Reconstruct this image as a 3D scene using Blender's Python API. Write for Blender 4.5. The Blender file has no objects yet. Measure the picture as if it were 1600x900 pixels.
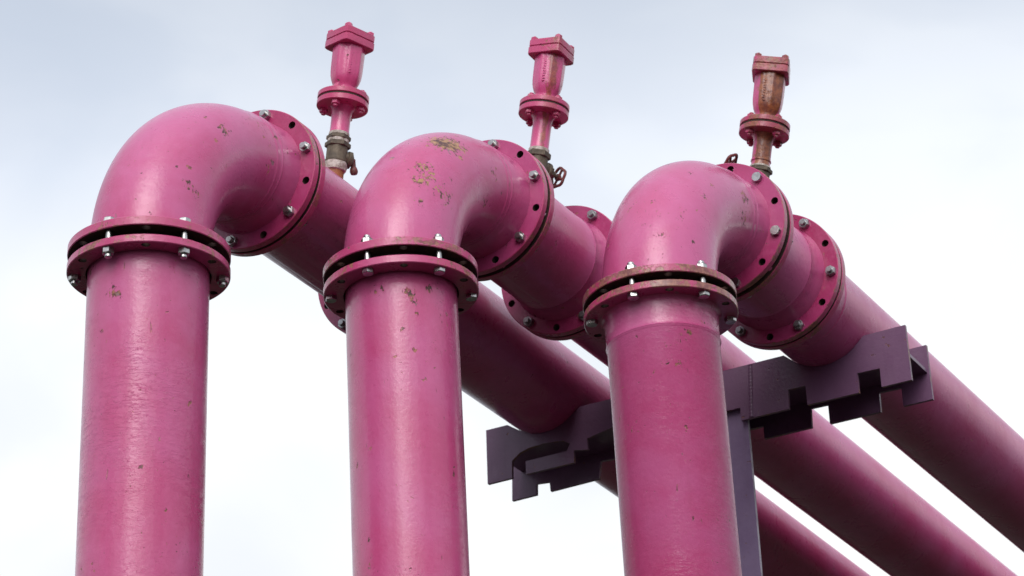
import bpy, bmesh, math, random
from mathutils import Vector, Matrix, Euler
PI = math.pi
R = math.radians
rnd = random.Random(7)
S = bpy.context.scene
COL = S.collection

# ------------------------------------------------------------------ camera
cam = bpy.data.cameras.new('camera')
cam.lens = 104.25
cam.sensor_width = 36
cam.clip_start = 0.1
cam.clip_end = 5000
cam.dof.use_dof = True
cam.dof.focus_distance = 8.0
cam.dof.aperture_fstop = 9.0
camo = bpy.data.objects.new('camera', cam)
camo.location = (0, 0, 1.6)
camo.rotation_euler = (R(115.4232), R(2.6148), R(-61.6713))
COL.objects.link(camo)
S.camera = camo

# ------------------------------------------------------------------ sky and sun
BLUE_DIR = (0.688, 0.533, 0.493)
SUN_AZ = R(203)          # direction TO the sun, measured from +x
SUN_EL = R(42)
sd = Vector((math.cos(SUN_EL) * math.cos(SUN_AZ), math.cos(SUN_EL) * math.sin(SUN_AZ), math.sin(SUN_EL)))
W = bpy.data.worlds.new('World')
S.world = W
W.use_nodes = True
nt = W.node_tree
nt.nodes.clear()


def N(nt, kind, **kw):
    n = nt.nodes.new(kind)
    for k, v in kw.items():
        if k.startswith('i_'):
            n.inputs[k[2:].replace('_', ' ')].default_value = v
        else:
            setattr(n, k, v)
    return n


def L(nt, a, b):
    nt.links.new(a, b)


def ramp(nt, src, stops, interp='EASE'):
    r = nt.nodes.new('ShaderNodeValToRGB')
    r.color_ramp.interpolation = interp
    e = r.color_ramp.elements
    while len(e) < len(stops):
        e.new(0.5)
    for el, (p, c) in zip(e, stops):
        el.position = p
        el.color = c if len(c) == 4 else (*c, 1)
    nt.links.new(src, r.inputs[0])
    return r


def vmath(nt, op, a, b):
    m = nt.nodes.new('ShaderNodeVectorMath')
    m.operation = op
    for i, x in enumerate((a, b)):
        if x is None:
            continue
        if hasattr(x, 'is_output'):
            nt.links.new(x, m.inputs[i])
        else:
            m.inputs[i].default_value = x
    return m


def fmath(nt, op, a, b=0.0, clamp=False):
    m = nt.nodes.new('ShaderNodeMath')
    m.operation = op
    m.use_clamp = clamp
    for i, x in enumerate((a, b)):
        if hasattr(x, 'is_output'):
            nt.links.new(x, m.inputs[i])
        else:
            m.inputs[i].default_value = x
    return m.outputs[0]


def mixc(nt, fac, a, b, mode='MIX'):
    m = nt.nodes.new('ShaderNodeMix')
    m.data_type = 'RGBA'
    m.blend_type = mode
    for i, x in ((0, fac), (6, a), (7, b)):
        if hasattr(x, 'is_output'):
            nt.links.new(x, m.inputs[i])
        elif i == 0:
            m.inputs[0].default_value = x
        else:
            m.inputs[i].default_value = (*x, 1) if len(x) == 3 else x
    return m.outputs[2]


BLX, BLY, BLZ = BLUE_DIR


def build_world():
    out = N(nt, 'ShaderNodeOutputWorld')
    sky = N(nt, 'ShaderNodeTexSky')
    sky.sky_type = 'NISHITA'
    sky.sun_disc = False
    sky.sun_elevation = SUN_EL
    sky.sun_rotation = PI / 2 - SUN_AZ
    sky.air_density = 1.0
    sky.dust_density = 1.5
    b1 = N(nt, 'ShaderNodeBackground')
    b1.inputs[1].default_value = 0.15
    L(nt, sky.outputs[0], b1.inputs[0])
    tc = N(nt, 'ShaderNodeTexCoord')
    d = tc.outputs['Generated']
    sp = N(nt, 'ShaderNodeSeparateXYZ')
    L(nt, d, sp.inputs[0])
    z = sp.outputs[2]
    # broad cloud masses and their soft detail
    mp = N(nt, 'ShaderNodeMapping')
    mp.inputs['Scale'].default_value = (1, 1, 1.6)
    mp.inputs['Location'].default_value = (0.37, 0.1, 0.52)
    L(nt, d, mp.inputs[0])
    n1 = N(nt, 'ShaderNodeTexNoise')
    n1.inputs['Scale'].default_value = 8.5
    n1.inputs['Detail'].default_value = 6
    n1.inputs['Roughness'].default_value = 0.45
    n1.inputs['Distortion'].default_value = 0.4
    L(nt, mp.outputs[0], n1.inputs['Vector'])
    # mottled cloud deck, whiter low, greyer high; unseen horizon darkened for the pipe undersides
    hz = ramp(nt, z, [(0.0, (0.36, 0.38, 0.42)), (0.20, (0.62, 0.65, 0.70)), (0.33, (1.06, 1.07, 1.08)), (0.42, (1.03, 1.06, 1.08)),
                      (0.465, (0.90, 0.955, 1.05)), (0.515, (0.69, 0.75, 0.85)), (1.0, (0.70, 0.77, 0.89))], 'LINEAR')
    mot = ramp(nt, n1.outputs[0], [(0.34, (0.93, 0.945, 0.965)), (0.5, (1.0, 1.0, 1.0)), (0.64, (1.07, 1.06, 1.04))])
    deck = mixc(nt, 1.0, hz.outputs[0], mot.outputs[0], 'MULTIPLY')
    # brighter round the veiled sun
    dt = vmath(nt, 'DOT_PRODUCT', d, tuple(sd)).outputs['Value']
    glow = ramp(nt, dt, [(0.35, (0, 0, 0)), (0.86, (0.45, 0.43, 0.40)), (0.97, (2.3, 2.2, 2.0)), (1.0, (3.2, 3.05, 2.8))])
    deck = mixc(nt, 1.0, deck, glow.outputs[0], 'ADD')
    # bright upright band added to the unseen sky, for highlight streaks on the legs
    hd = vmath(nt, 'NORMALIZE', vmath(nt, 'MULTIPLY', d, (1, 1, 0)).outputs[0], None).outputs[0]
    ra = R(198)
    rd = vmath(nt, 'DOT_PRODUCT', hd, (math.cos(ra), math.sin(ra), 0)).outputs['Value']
    streak_band = ramp(nt, rd, [(0.975, (0, 0, 0)), (0.9985, (1, 1, 1))])
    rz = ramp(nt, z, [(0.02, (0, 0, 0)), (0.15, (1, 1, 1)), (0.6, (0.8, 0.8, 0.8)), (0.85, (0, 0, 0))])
    rf = mixc(nt, 1.0, streak_band.outputs[0], rz.outputs[0], 'MULTIPLY')
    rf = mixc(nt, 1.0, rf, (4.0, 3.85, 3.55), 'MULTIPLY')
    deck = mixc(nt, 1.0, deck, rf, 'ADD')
    # bright and dark bands added behind the viewer, to stripe the paint's reflections
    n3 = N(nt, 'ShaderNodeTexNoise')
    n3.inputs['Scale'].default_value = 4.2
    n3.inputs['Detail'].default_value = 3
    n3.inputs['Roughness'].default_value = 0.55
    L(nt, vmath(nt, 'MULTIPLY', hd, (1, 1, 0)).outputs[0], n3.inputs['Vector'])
    refl_bands = ramp(nt, n3.outputs[0], [(0.36, (0.40, 0.40, 0.46)), (0.50, (0.95, 0.95, 1.0)), (0.62, (1.55, 1.55, 1.62))])
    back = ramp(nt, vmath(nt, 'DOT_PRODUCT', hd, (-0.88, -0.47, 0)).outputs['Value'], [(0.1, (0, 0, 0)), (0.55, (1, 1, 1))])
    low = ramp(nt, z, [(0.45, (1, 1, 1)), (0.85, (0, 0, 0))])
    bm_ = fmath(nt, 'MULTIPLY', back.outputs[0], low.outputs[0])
    deck = mixc(nt, bm_, deck, mixc(nt, 1.0, deck, refl_bands.outputs[0], 'MULTIPLY'))
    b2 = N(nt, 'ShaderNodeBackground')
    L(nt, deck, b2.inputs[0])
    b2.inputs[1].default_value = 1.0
    # thin places where the blue shows
    n2 = N(nt, 'ShaderNodeTexNoise')
    n2.inputs['Scale'].default_value = 3.2
    n2.inputs['Detail'].default_value = 3
    n2.inputs['Roughness'].default_value = 0.5
    mp2 = N(nt, 'ShaderNodeMapping')
    mp2.inputs['Location'].default_value = (1.25, 0.32, 0.2)
    L(nt, d, mp2.inputs[0])
    L(nt, mp2.outputs[0], n2.inputs['Vector'])
    cov = ramp(nt, n2.outputs[0], [(0.36, (0.80,) * 3), (0.60, (1, 1, 1))])
    # one thinner, bluer place in the cloud
    bw = vmath(nt, 'ADD', d, vmath(nt, 'MULTIPLY', n1.outputs['Color'], (0.06, 0.06, 0.06)).outputs[0]).outputs[0]
    bd_ = vmath(nt, 'DISTANCE', bw, (BLX + 0.03, BLY + 0.03, BLZ + 0.03)).outputs['Value']
    bl = ramp(nt, bd_, [(0.0, (0.18,) * 3), (0.085, (0, 0, 0))])
    cv = fmath(nt, 'SUBTRACT', cov.outputs[0], bl.outputs[0], True)
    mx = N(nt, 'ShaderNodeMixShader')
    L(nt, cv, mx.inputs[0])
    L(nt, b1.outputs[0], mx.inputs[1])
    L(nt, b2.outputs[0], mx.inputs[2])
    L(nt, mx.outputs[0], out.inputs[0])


build_world()
sun = bpy.data.lights.new('sun', 'SUN')
sun.energy = 0.9
sun.angle = R(34)
sun.color = (1.0, 0.96, 0.92)
suno = bpy.data.objects.new('sun', sun)
suno.rotation_euler = (-sd).to_track_quat('-Z', 'Y').to_euler()
suno.location = (0, 0, 20)
COL.objects.link(suno)
S.view_settings.view_transform = 'Standard'
S.view_settings.look = 'None'
S.view_settings.exposure = 0.0
S.view_settings.gamma = 1.0
S.render.engine = 'CYCLES'


# ------------------------------------------------------------------ materials
def new_mat(name):
    m = bpy.data.materials.new(name)
    m.use_nodes = True
    n = m.node_tree
    b = n.nodes['Principled BSDF']
    return m, n, b


def noise(n, vec, scale, detail=4, rough=0.5, dist=0.0):
    t = n.nodes.new('ShaderNodeTexNoise')
    t.inputs['Scale'].default_value = scale
    t.inputs['Detail'].default_value = detail
    t.inputs['Roughness'].default_value = rough
    t.inputs['Distortion'].default_value = dist
    n.links.new(vec, t.inputs['Vector'])
    return t.outputs[0]


def thr(n, v, a, b):
    m = n.nodes.new('ShaderNodeMapRange')
    m.interpolation_type = 'SMOOTHSTEP'
    m.inputs[1].default_value = a
    m.inputs[2].default_value = b
    n.links.new(v, m.inputs[0])
    return m.outputs[0]


def paint(name, base=(0.425, 0.053, 0.163), light=(0.465, 0.094, 0.236), chips=0.0, rust=0.0, spots=(), wrinkle=0.0,
          rough=0.29, rustcol=(0.17, 0.065, 0.028), tan=(0.31, 0.125, 0.075), seed=0.0, stain=None):
    """Weathered brush-applied gloss paint; chips, rust and scrapes have shapes of their own."""
    m, n, b = new_mat(name)
    tc = n.nodes.new('ShaderNodeTexCoord')
    mp = n.nodes.new('ShaderNodeMapping')
    mp.inputs['Location'].default_value = (seed, seed * 1.7, seed * 0.3)
    n.links.new(tc.outputs['Object'], mp.inputs[0])
    v = mp.outputs[0]
    big = noise(n, v, 3.0, 5, 0.6, 0.3)
    fine = noise(n, v, 38, 5, 0.7)
    col = mixc(n, thr(n, big, 0.33, 0.68), base, light)
    col = mixc(n, fmath(n, 'MULTIPLY', thr(n, fine, 0.45, 0.8), 0.22), col, (0.58, 0.14, 0.30))
    # faint dirt film, streaked
    mps = n.nodes.new('ShaderNodeMapping')
    mps.inputs['Scale'].default_value = (9, 9, 1.4)
    n.links.new(v, mps.inputs[0])
    streak = noise(n, mps.outputs[0], 3.0, 5, 0.65)
    col = mixc(n, fmath(n, 'MULTIPLY', thr(n, streak, 0.50, 0.78), 0.20), col, (0.30, 0.05, 0.11))
    # chips
    mpc = n.nodes.new('ShaderNodeMapping')
    mpc.inputs['Scale'].default_value = (1.0, 1.0, 0.62)
    mpc.inputs['Rotation'].default_value = (0.25, 0.5, 0.1)
    n.links.new(v, mpc.inputs[0])
    cn = noise(n, mpc.outputs[0], 105, 6, 0.66, 0.4)
    region = noise(n, v, 4.3, 3, 0.55)
    score = fmath(n, 'ADD', cn, fmath(n, 'MULTIPLY', fmath(n, 'SUBTRACT', region, 0.5), 0.55))
    score = fmath(n, 'ADD', score, chips * 0.06)
    for (c, rad, k) in spots:
        ds = vmath(n, 'DISTANCE', tc.outputs['Object'], tuple(c)).outputs['Value']
        f = n.nodes.new('ShaderNodeMapRange')
        f.inputs[1].default_value = rad * 1.25
        f.inputs[2].default_value = 0
        f.inputs[3].default_value = 0
        f.inputs[4].default_value = k
        n.links.new(ds, f.inputs[0])
        score = fmath(n, 'ADD', score, f.outputs[0])
    chip = thr(n, score, 0.705, 0.74)
    vo = n.nodes.new('ShaderNodeTexVoronoi')
    vo.inputs['Scale'].default_value = 26
    wob = n.nodes.new('ShaderNodeMix')
    wob.data_type = 'RGBA'
    wob.blend_type = 'LINEAR_LIGHT'
    wob.inputs[0].default_value = 0.02
    nn = n.nodes.new('ShaderNodeTexNoise')
    nn.inputs['Scale'].default_value = 60
    n.links.new(v, nn.inputs['Vector'])
    n.links.new(v, wob.inputs[6])
    n.links.new(nn.outputs['Color'], wob.inputs[7])
    n.links.new(wob.outputs[2], vo.inputs['Vector'])
    sc = n.nodes.new('ShaderNodeSeparateColor')
    n.links.new(vo.outputs['Color'], sc.inputs[0])
    size = fmath(n, 'MULTIPLY', fmath(n, 'SUBTRACT', sc.outputs[0], 0.74 - 0.07 * chips), 0.85)
    speck = thr(n, fmath(n, 'SUBTRACT', size, vo.outputs['Distance']), 0.0, 0.035)
    vf = n.nodes.new('ShaderNodeTexVoronoi')
    vf.inputs['Scale'].default_value = 75
    n.links.new(wob.outputs[2], vf.inputs['Vector'])
    sf = n.nodes.new('ShaderNodeSeparateColor')
    n.links.new(vf.outputs['Color'], sf.inputs[0])
    patchy = fmath(n, 'MULTIPLY', fmath(n, 'SUBTRACT', noise(n, v, 5.5, 3, 0.6), 0.5), 0.55)
    sfz = fmath(n, 'MULTIPLY', fmath(n, 'SUBTRACT', fmath(n, 'ADD', sf.outputs[0], patchy), 0.84 - 0.05 * chips), 1.2)
    pin = thr(n, fmath(n, 'SUBTRACT', sfz, vf.outputs['Distance']), 0.0, 0.06)
    mk = n.nodes.new('ShaderNodeMapping')
    mk.inputs['Scale'].default_value = (30, 30, 7)
    mk.inputs['Rotation'].default_value = (0.3, 0.5, 0.2)
    n.links.new(v, mk.inputs[0])
    scr = noise(n, mk.outputs[0], 3.0, 2, 0.4)
    scr2 = noise(n, v, 7.0, 3, 0.5)
    scratch = thr(n, fmath(n, 'ADD', scr, fmath(n, 'MULTIPLY', scr2, 0.5)), 1.045 - 0.02 * chips, 1.075 - 0.02 * chips)
    chip = fmath(n, 'MAXIMUM', chip, fmath(n, 'MULTIPLY', speck, 0.85))
    chip = fmath(n, 'MAXIMUM', chip, fmath(n, 'MULTIPLY', scratch, 0.6))
    chip = fmath(n, 'MAXIMUM', chip, fmath(n, 'MULTIPLY', pin, 0.55))
    cc = mixc(n, thr(n, noise(n, v, 60, 3), 0.42, 0.62), (0.075, 0.028, 0.028), tan)
    cc = mixc(n, thr(n, noise(n, v, 17, 2), 0.60, 0.66), cc, (0.20, 0.13, 0.14))
    col = mixc(n, chip, col, cc)
    rmask = None
    if rust > 0:
        rn = noise(n, v, 14, 7, 0.68, 0.5)
        rn2 = noise(n, v, 75, 5, 0.7)
        rs = fmath(n, 'ADD', fmath(n, 'MULTIPLY', rn, 0.7), fmath(n, 'MULTIPLY', rn2, 0.3))
        rmask = thr(n, rs, 0.66 - 0.22 * rust, 0.72 - 0.20 * rust)
        rc = mixc(n, thr(n, rn2, 0.4, 0.65), rustcol, tan)
        col = mixc(n, fmath(n, 'MULTIPLY', rmask, 0.85), col, rc)
    if stain:
        # a rust run down one side of the casting
        flat = vmath(n, 'MULTIPLY', tc.outputs['Object'], (1, 1, 0)).outputs[0]
        nrm = vmath(n, 'NORMALIZE', flat, None).outputs[0]
        dd = vmath(n, 'DOT_PRODUCT', nrm, (math.cos(stain[0]), math.sin(stain[0]), 0)).outputs['Value']
        dd = fmath(n, 'ADD', dd, fmath(n, 'MULTIPLY', fmath(n, 'SUBTRACT', noise(n, mps.outputs[0], 9, 5, 0.6), 0.5), 0.28))
        dd = fmath(n, 'ADD', dd, fmath(n, 'MULTIPLY', fmath(n, 'SUBTRACT', fine, 0.5), 0.25))
        sm = thr(n, dd, math.cos(stain[1]) - 0.03, math.cos(stain[1]) + 0.03)
        stc = mixc(n, thr(n, noise(n, v, 55, 5, 0.65), 0.35, 0.65), (0.29, 0.100, 0.034), (0.14, 0.048, 0.026))
        col = mixc(n, fmath(n, 'MULTIPLY', sm, stain[2]), col, stc)
    n.links.new(col, b.inputs['Base Color'])
    rr = n.nodes.new('ShaderNodeMapRange')
    rr.inputs[1].default_value = 0.3
    rr.inputs[2].default_value = 0.75
    rr.inputs[3].default_value = rough - 0.06
    rr.inputs[4].default_value = rough + 0.12
    n.links.new(noise(n, v, 11, 5, 0.6), rr.inputs[0])
    rr2 = n.nodes.new('ShaderNodeMix')
    n.links.new(chip, rr2.inputs[0])
    n.links.new(rr.outputs[0], rr2.inputs[2])
    rr2.inputs[3].default_value = 0.8
    n.links.new(rr2.outputs[0], b.inputs['Roughness'])
    b.inputs['Specular IOR Level'].default_value = 0.34
    b.inputs['Coat Weight'].default_value = 0.36
    b.inputs['Coat Roughness'].default_value = 0.08
    # relief: orange peel, brush and sag wrinkles, sunken chips
    peel = noise(n, v, 95, 3, 0.55)
    h = fmath(n, 'MULTIPLY', peel, 0.0011)
    h = fmath(n, 'ADD', h, fmath(n, 'MULTIPLY', noise(n, v, 24, 3, 0.5), 0.0009))
    if wrinkle > 0:
        mw = n.nodes.new('ShaderNodeMapping')
        mw.inputs['Scale'].default_value = (9, 9, 42)
        n.links.new(v, mw.inputs[0])
        wr = noise(n, mw.outputs[0], 2.2, 6, 0.62, 0.9)
        ridge = fmath(n, 'ABSOLUTE', fmath(n, 'SUBTRACT', wr, 0.5))
        ridge = thr(n, ridge, 0.035, 0.0)
        where = thr(n, noise(n, v, 3.4, 4, 0.6), 0.36, 0.72)
        h = fmath(n, 'ADD', h, fmath(n, 'MULTIPLY', fmath(n, 'MULTIPLY', ridge, where), 0.0016 * wrinkle))
    h = fmath(n, 'SUBTRACT', h, fmath(n, 'MULTIPLY', chip, 0.0016))
    if rmask is not None:
        h = fmath(n, 'SUBTRACT', h, fmath(n, 'MULTIPLY', rmask, 0.0008))
    bp = n.nodes.new('ShaderNodeBump')
    bp.inputs['Strength'].default_value = 0.55
    bp.inputs['Distance'].default_value = 1.0
    n.links.new(h, bp.inputs['Height'])
    n.links.new(bp.outputs[0], b.inputs['Normal'])
    n.links.new(bp.outputs[0], b.inputs['Coat Normal'])
    return m


def rough_metal(name, c1, c2, metallic, rough, scale=30.0, bump=0.0006, patch=None):
    m, n, b = new_mat(name)
    tc = n.nodes.new('ShaderNodeTexCoord')
    v = tc.outputs['Object']
    f = noise(n, v, scale, 5, 0.65)
    col = mixc(n, thr(n, f, 0.35, 0.68), c1, c2)
    if patch:
        col = mixc(n, thr(n, noise(n, v, scale * 0.6, 4, 0.6), patch[1], patch[1] + 0.03), col, patch[0])
    n.links.new(col, b.inputs['Base Color'])
    b.inputs['Metallic'].default_value = metallic
    rr = n.nodes.new('ShaderNodeMapRange')
    rr.inputs[3].default_value = rough - 0.08
    rr.inputs[4].default_value = rough + 0.12
    n.links.new(f, rr.inputs[0])
    n.links.new(rr.outputs[0], b.inputs['Roughness'])
    bp = n.nodes.new('ShaderNodeBump')
    bp.inputs['Distance'].default_value = 1.0
    bp.inputs['Strength'].default_value = 0.6
    n.links.new(fmath(n, 'MULTIPLY', noise(n, v, scale * 3, 4, 0.6), bump * 2), bp.inputs['Height'])
    n.links.new(bp.outputs[0], b.inputs['Normal'])
    return m


STEEL = rough_metal('galvanised_steel', (0.50, 0.50, 0.49), (0.34, 0.34, 0.33), 1.0, 0.27, 60, 0.0002)
STEEL2 = rough_metal('dull_galvanised_steel', (0.40, 0.41, 0.42), (0.25, 0.25, 0.25), 0.9, 0.36, 60, 0.0003)
GASKET = rough_metal('perished_rubber_gasket', (0.022, 0.014, 0.012), (0.05, 0.03, 0.02), 0.0, 0.8, 25, 0.0012)
DARK_JOINT = rough_metal('darkened_grimy_joint_face', (0.030, 0.014, 0.014), (0.075, 0.032, 0.024), 0.0, 0.85, 30, 0.0012,  # grime and rust, darkened so open gaps and hole bores look deep
                    patch=((0.16, 0.08, 0.05), 0.66))
BRASS = rough_metal('weathered_bronze', (0.115, 0.088, 0.058), (0.06, 0.045, 0.032), 0.25, 0.6, 45, 0.001,
                    patch=((0.42, 0.06, 0.17), 0.66))
TAPE = rough_metal('white_thread_sealant', (0.50, 0.46, 0.42), (0.24, 0.19, 0.16), 0.0, 0.7, 70, 0.0014)
PRIMER = rough_metal('orange_primer', (0.27, 0.075, 0.018), (0.13, 0.045, 0.02), 0.0, 0.6, 25, 0.0006,
                     patch=((0.45, 0.07, 0.18), 0.60))
WHEEL = rough_metal('red_oxide_paint', (0.16, 0.026, 0.026), (0.075, 0.022, 0.018), 0.0, 0.5, 40, 0.0008)
PURPLE = paint('purple_steel_paint', base=(0.112, 0.049, 0.106), light=(0.138, 0.068, 0.132), chips=-0.8, rough=0.45, seed=3.1)
# the purple paint keeps its own tints (the pink film nodes are replaced)
for nd in PURPLE.node_tree.nodes:
    if nd.type == 'MIX' and nd.data_type == 'RGBA':
        c = nd.inputs[7].default_value
        if abs(c[0] - 0.58) < 1e-3:
            nd.inputs[7].default_value = (0.17, 0.10, 0.17, 1)
        if abs(c[0] - 0.30) < 1e-3:
            nd.inputs[7].default_value = (0.06, 0.035, 0.05, 1)
PURPLE_EDGE = paint('rusted_purple_edge', base=(0.11, 0.06, 0.11), light=(0.16, 0.09, 0.14), chips=0.4, rust=0.75, rough=0.6,
                    rustcol=(0.13, 0.055, 0.03), tan=(0.22, 0.11, 0.06))
POST_EDGE = rough_metal('pale_grey_edge', (0.42, 0.38, 0.44), (0.24, 0.20, 0.25), 0.1, 0.5, 20, 0.0006)  # pale grey on the post's flange edges, lighter than its faces


# ------------------------------------------------------------------ mesh helpers
class MB:
    def __init__(self):
        self.v, self.f, self.mi = [], [], []

    def add(self, vs, fs, mi=0):
        o = len(self.v)
        self.v += [tuple(x) for x in vs]
        self.f += [tuple(i + o for i in f) for f in fs]
        self.mi += [mi] * len(fs)

    def build(self, name, mats, parent=None, sharp=32, merge=0.0):
        me = bpy.data.meshes.new(name)
        me.from_pydata(self.v, [], self.f)
        for i, p in enumerate(me.polygons):
            p.material_index = self.mi[i]
        bm = bmesh.new()
        bm.from_mesh(me)
        if merge:
            bmesh.ops.remove_doubles(bm, verts=bm.verts, dist=merge)
        bmesh.ops.recalc_face_normals(bm, faces=bm.faces)
        bm.to_mesh(me)
        bm.free()
        for m in (mats if isinstance(mats, (list, tuple)) else [mats]):
            me.materials.append(m)
        me.shade_smooth()
        me.set_sharp_from_angle(angle=R(sharp))
        o = bpy.data.objects.new(name, me)
        COL.objects.link(o)
        if parent:
            o.parent = parent
        return o


def basis(n, hint=None):
    n = Vector(n).normalized()
    h = Vector(hint) if hint is not None else (Vector((0, 0, 1)) if abs(n.z) < 0.9 else Vector((1, 0, 0)))
    u = (h - n * h.dot(n)).normalized()
    return n, u, n.cross(u)


def lathe(mb, O, n, prof, seg=48, hint=None, mod=None, mi=0, close=False):
    """profile of (radius, height) turned about the axis n through O"""
    O = Vector(O)
    n, u, v = basis(n, hint)
    vs, fs = [], []
    k = len(prof)
    for j, (r, h) in enumerate(prof):
        for i in range(seg):
            a = 2 * PI * i / seg
            rr = r * (mod(a, h) if mod else 1)
            vs.append(O + n * h + (u * math.cos(a) + v * math.sin(a)) * rr)
    for j in range(k if close else k - 1):
        j2 = (j + 1) % k
        for i in range(seg):
            i2 = (i + 1) % seg
            fs.append((j * seg + i, j * seg + i2, j2 * seg + i2, j2 * seg + i))
    if not close:
        if prof[0][0] > 0:
            fs.append(tuple(range(seg)))
        if prof[-1][0] > 0:
            fs.append(tuple((k - 1) * seg + i for i in range(seg)))
    mb.add(vs, fs, mi)


def sweep(mb, pts, rad, seg=96, bead=None, mi=0, hint=(0, 1, 0)):
    """tube of radius rad (may vary per point) along pts lying in one plane with normal hint"""
    vs, fs = [], []
    b = Vector(hint).normalized()
    for j, p in enumerate(pts):
        p = Vector(p)
        t = (Vector(pts[min(j + 1, len(pts) - 1)]) - Vector(pts[max(j - 1, 0)])).normalized()
        u = (b - t * b.dot(t)).normalized()
        w = t.cross(u)
        r = rad[j] if isinstance(rad, list) else rad
        for i in range(seg):
            a = 2 * PI * i / seg
            vs.append(p + (u * math.cos(a) + w * math.sin(a)) * r)
    for j in range(len(pts) - 1):
        for i in range(seg):
            i2 = (i + 1) % seg
            fs.append((j * seg + i, j * seg + i2, (j + 1) * seg + i2, (j + 1) * seg + i))
    mb.add(vs, fs, mi)


def ring_flange(mb, O, n, u, t, Rin, Rout, Rb, rh, phase, nh=12, c=0.0022, oseg=14, dark=1):
    """flat ring from O to O + n*t with nh drilled holes; slot 0 faces, slot 1 rim"""
    O, n, u = Vector(O), Vector(n).normalized(), Vector(u).normalized()
    v = n.cross(u)
    half = PI / nh
    for k in range(nh):
        a0 = phase + 2 * half * k
        hc = (Rb * math.cos(a0), Rb * math.sin(a0))
        bd = []
        Ro = Rout - c
        for i in range(oseg):
            a = a0 - half + 2 * half * i / oseg
            bd.append((Ro * math.cos(a), Ro * math.sin(a)))
        for i in range(3):
            r = Ro + (Rin - Ro) * i / 3
            bd.append((r * math.cos(a0 + half), r * math.sin(a0 + half)))
        for i in range(oseg):
            a = a0 + half - 2 * half * i / oseg
            bd.append((Rin * math.cos(a), Rin * math.sin(a)))
        for i in range(3):
            r = Rin + (Ro - Rin) * i / 3
            bd.append((r * math.cos(a0 - half), r * math.sin(a0 - half)))
        M = len(bd)
        hp = []
        for (x, y) in bd:
            a = math.atan2(y - hc[1], x - hc[0])
            hp.append((hc[0] + rh * math.cos(a), hc[1] + rh * math.sin(a)))
        P = lambda q, h: O + u * q[0] + v * q[1] + n * h
        for h in (0.0, t):
            vs = [P(q, h) for q in bd] + [P(q, h) for q in hp]
            mb.add(vs, [(i, (i + 1) % M, M + (i + 1) % M, M + i) for i in range(M)], 2 if (h > 0) == (dark > 0) else 0)
        vs = [P(q, 0) for q in hp] + [P(q, t) for q in hp]
        mb.add(vs, [(i, (i + 1) % M, M + (i + 1) % M, M + i) for i in range(M)], 2)
        # rim and bore
        oa = [a0 - half + 2 * half * i / oseg for i in range(oseg + 1)]
        rings = [(Rout - c, 0), (Rout, c), (Rout, t - c), (Rout - c, t)]
        vs = [O + n * h + (u * math.cos(a) + v * math.sin(a)) * r for (r, h) in rings for a in oa]
        w = oseg + 1
        mb.add(vs, [(j * w + i, j * w + i + 1, (j + 1) * w + i + 1, (j + 1) * w + i) for j in range(3) for i in range(oseg)], 1)
        vs = [O + n * h + (u * math.cos(a) + v * math.sin(a)) * Rin for h in (0, t) for a in oa]
        mb.add(vs, [(i, i + 1, w + i + 1, w + i) for i in range(oseg)], 1)


def hexprism(mb, h0, h1, af, c=0.0025, mi=0):
    """hexagon head or nut about +z with a chamfered outer face at h1"""
    rc = af / math.sqrt(3)
    prof = [(rc, h0), (rc, h1 - c)]
    seg = 6
    vs = []
    for r, h in prof:
        vs += [(r * math.cos(PI / 3 * i), r * math.sin(PI / 3 * i), h) for i in range(6)]
    r2 = af / 2 * 0.97
    vs += [(r2 * math.cos(PI / 12 * i), r2 * math.sin(PI / 12 * i), h1) for i in range(24)]
    fs = [tuple(range(6))]
    for i in range(6):
        fs.append((i, (i + 1) % 6, 6 + (i + 1) % 6, 6 + i))
        ring = [12 + (4 * i + j) % 24 for j in range(5)]
        fs.append((6 + i, 6 + (i + 1) % 6, *reversed(ring)))
    fs.append(tuple(12 + i for i in range(24)))
    mb.add(vs, fs, mi)


def plate(mb, pts, x0, x1, edge=1, face=0):
    """polygon of (y, z) pairs given thickness between x0 and x1"""
    k = len(pts)
    vs = [(x0, y, z) for y, z in pts] + [(x1, y, z) for y, z in pts]
    mb.add(vs, [tuple(range(k)), tuple(range(k, 2 * k))], face)
    mb.add(vs, [(i, (i + 1) % k, k + (i + 1) % k, k + i) for i in range(k)], edge)


def boxm(mb, a, b, mi=0):
    x0, y0, z0 = a
    x1, y1, z1 = b
    vs = [(x0, y0, z0), (x1, y0, z0), (x1, y1, z0), (x0, y1, z0), (x0, y0, z1), (x1, y0, z1), (x1, y1, z1), (x0, y1, z1)]
    mb.add(vs, [(0, 1, 2, 3), (4, 5, 6, 7), (0, 1, 5, 4), (1, 2, 6, 5), (2, 3, 7, 6), (3, 0, 4, 7)], mi)


def thing(name, loc, label, cat, group=None, rot=None):
    o = bpy.data.objects.new(name, None)
    o.empty_display_size = 0.2
    COL.objects.link(o)
    o.location = loc
    if rot is not None:
        o.rotation_euler = rot
    o['label'] = label
    o['category'] = cat
    if group:
        o['group'] = group
    return o


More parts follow.
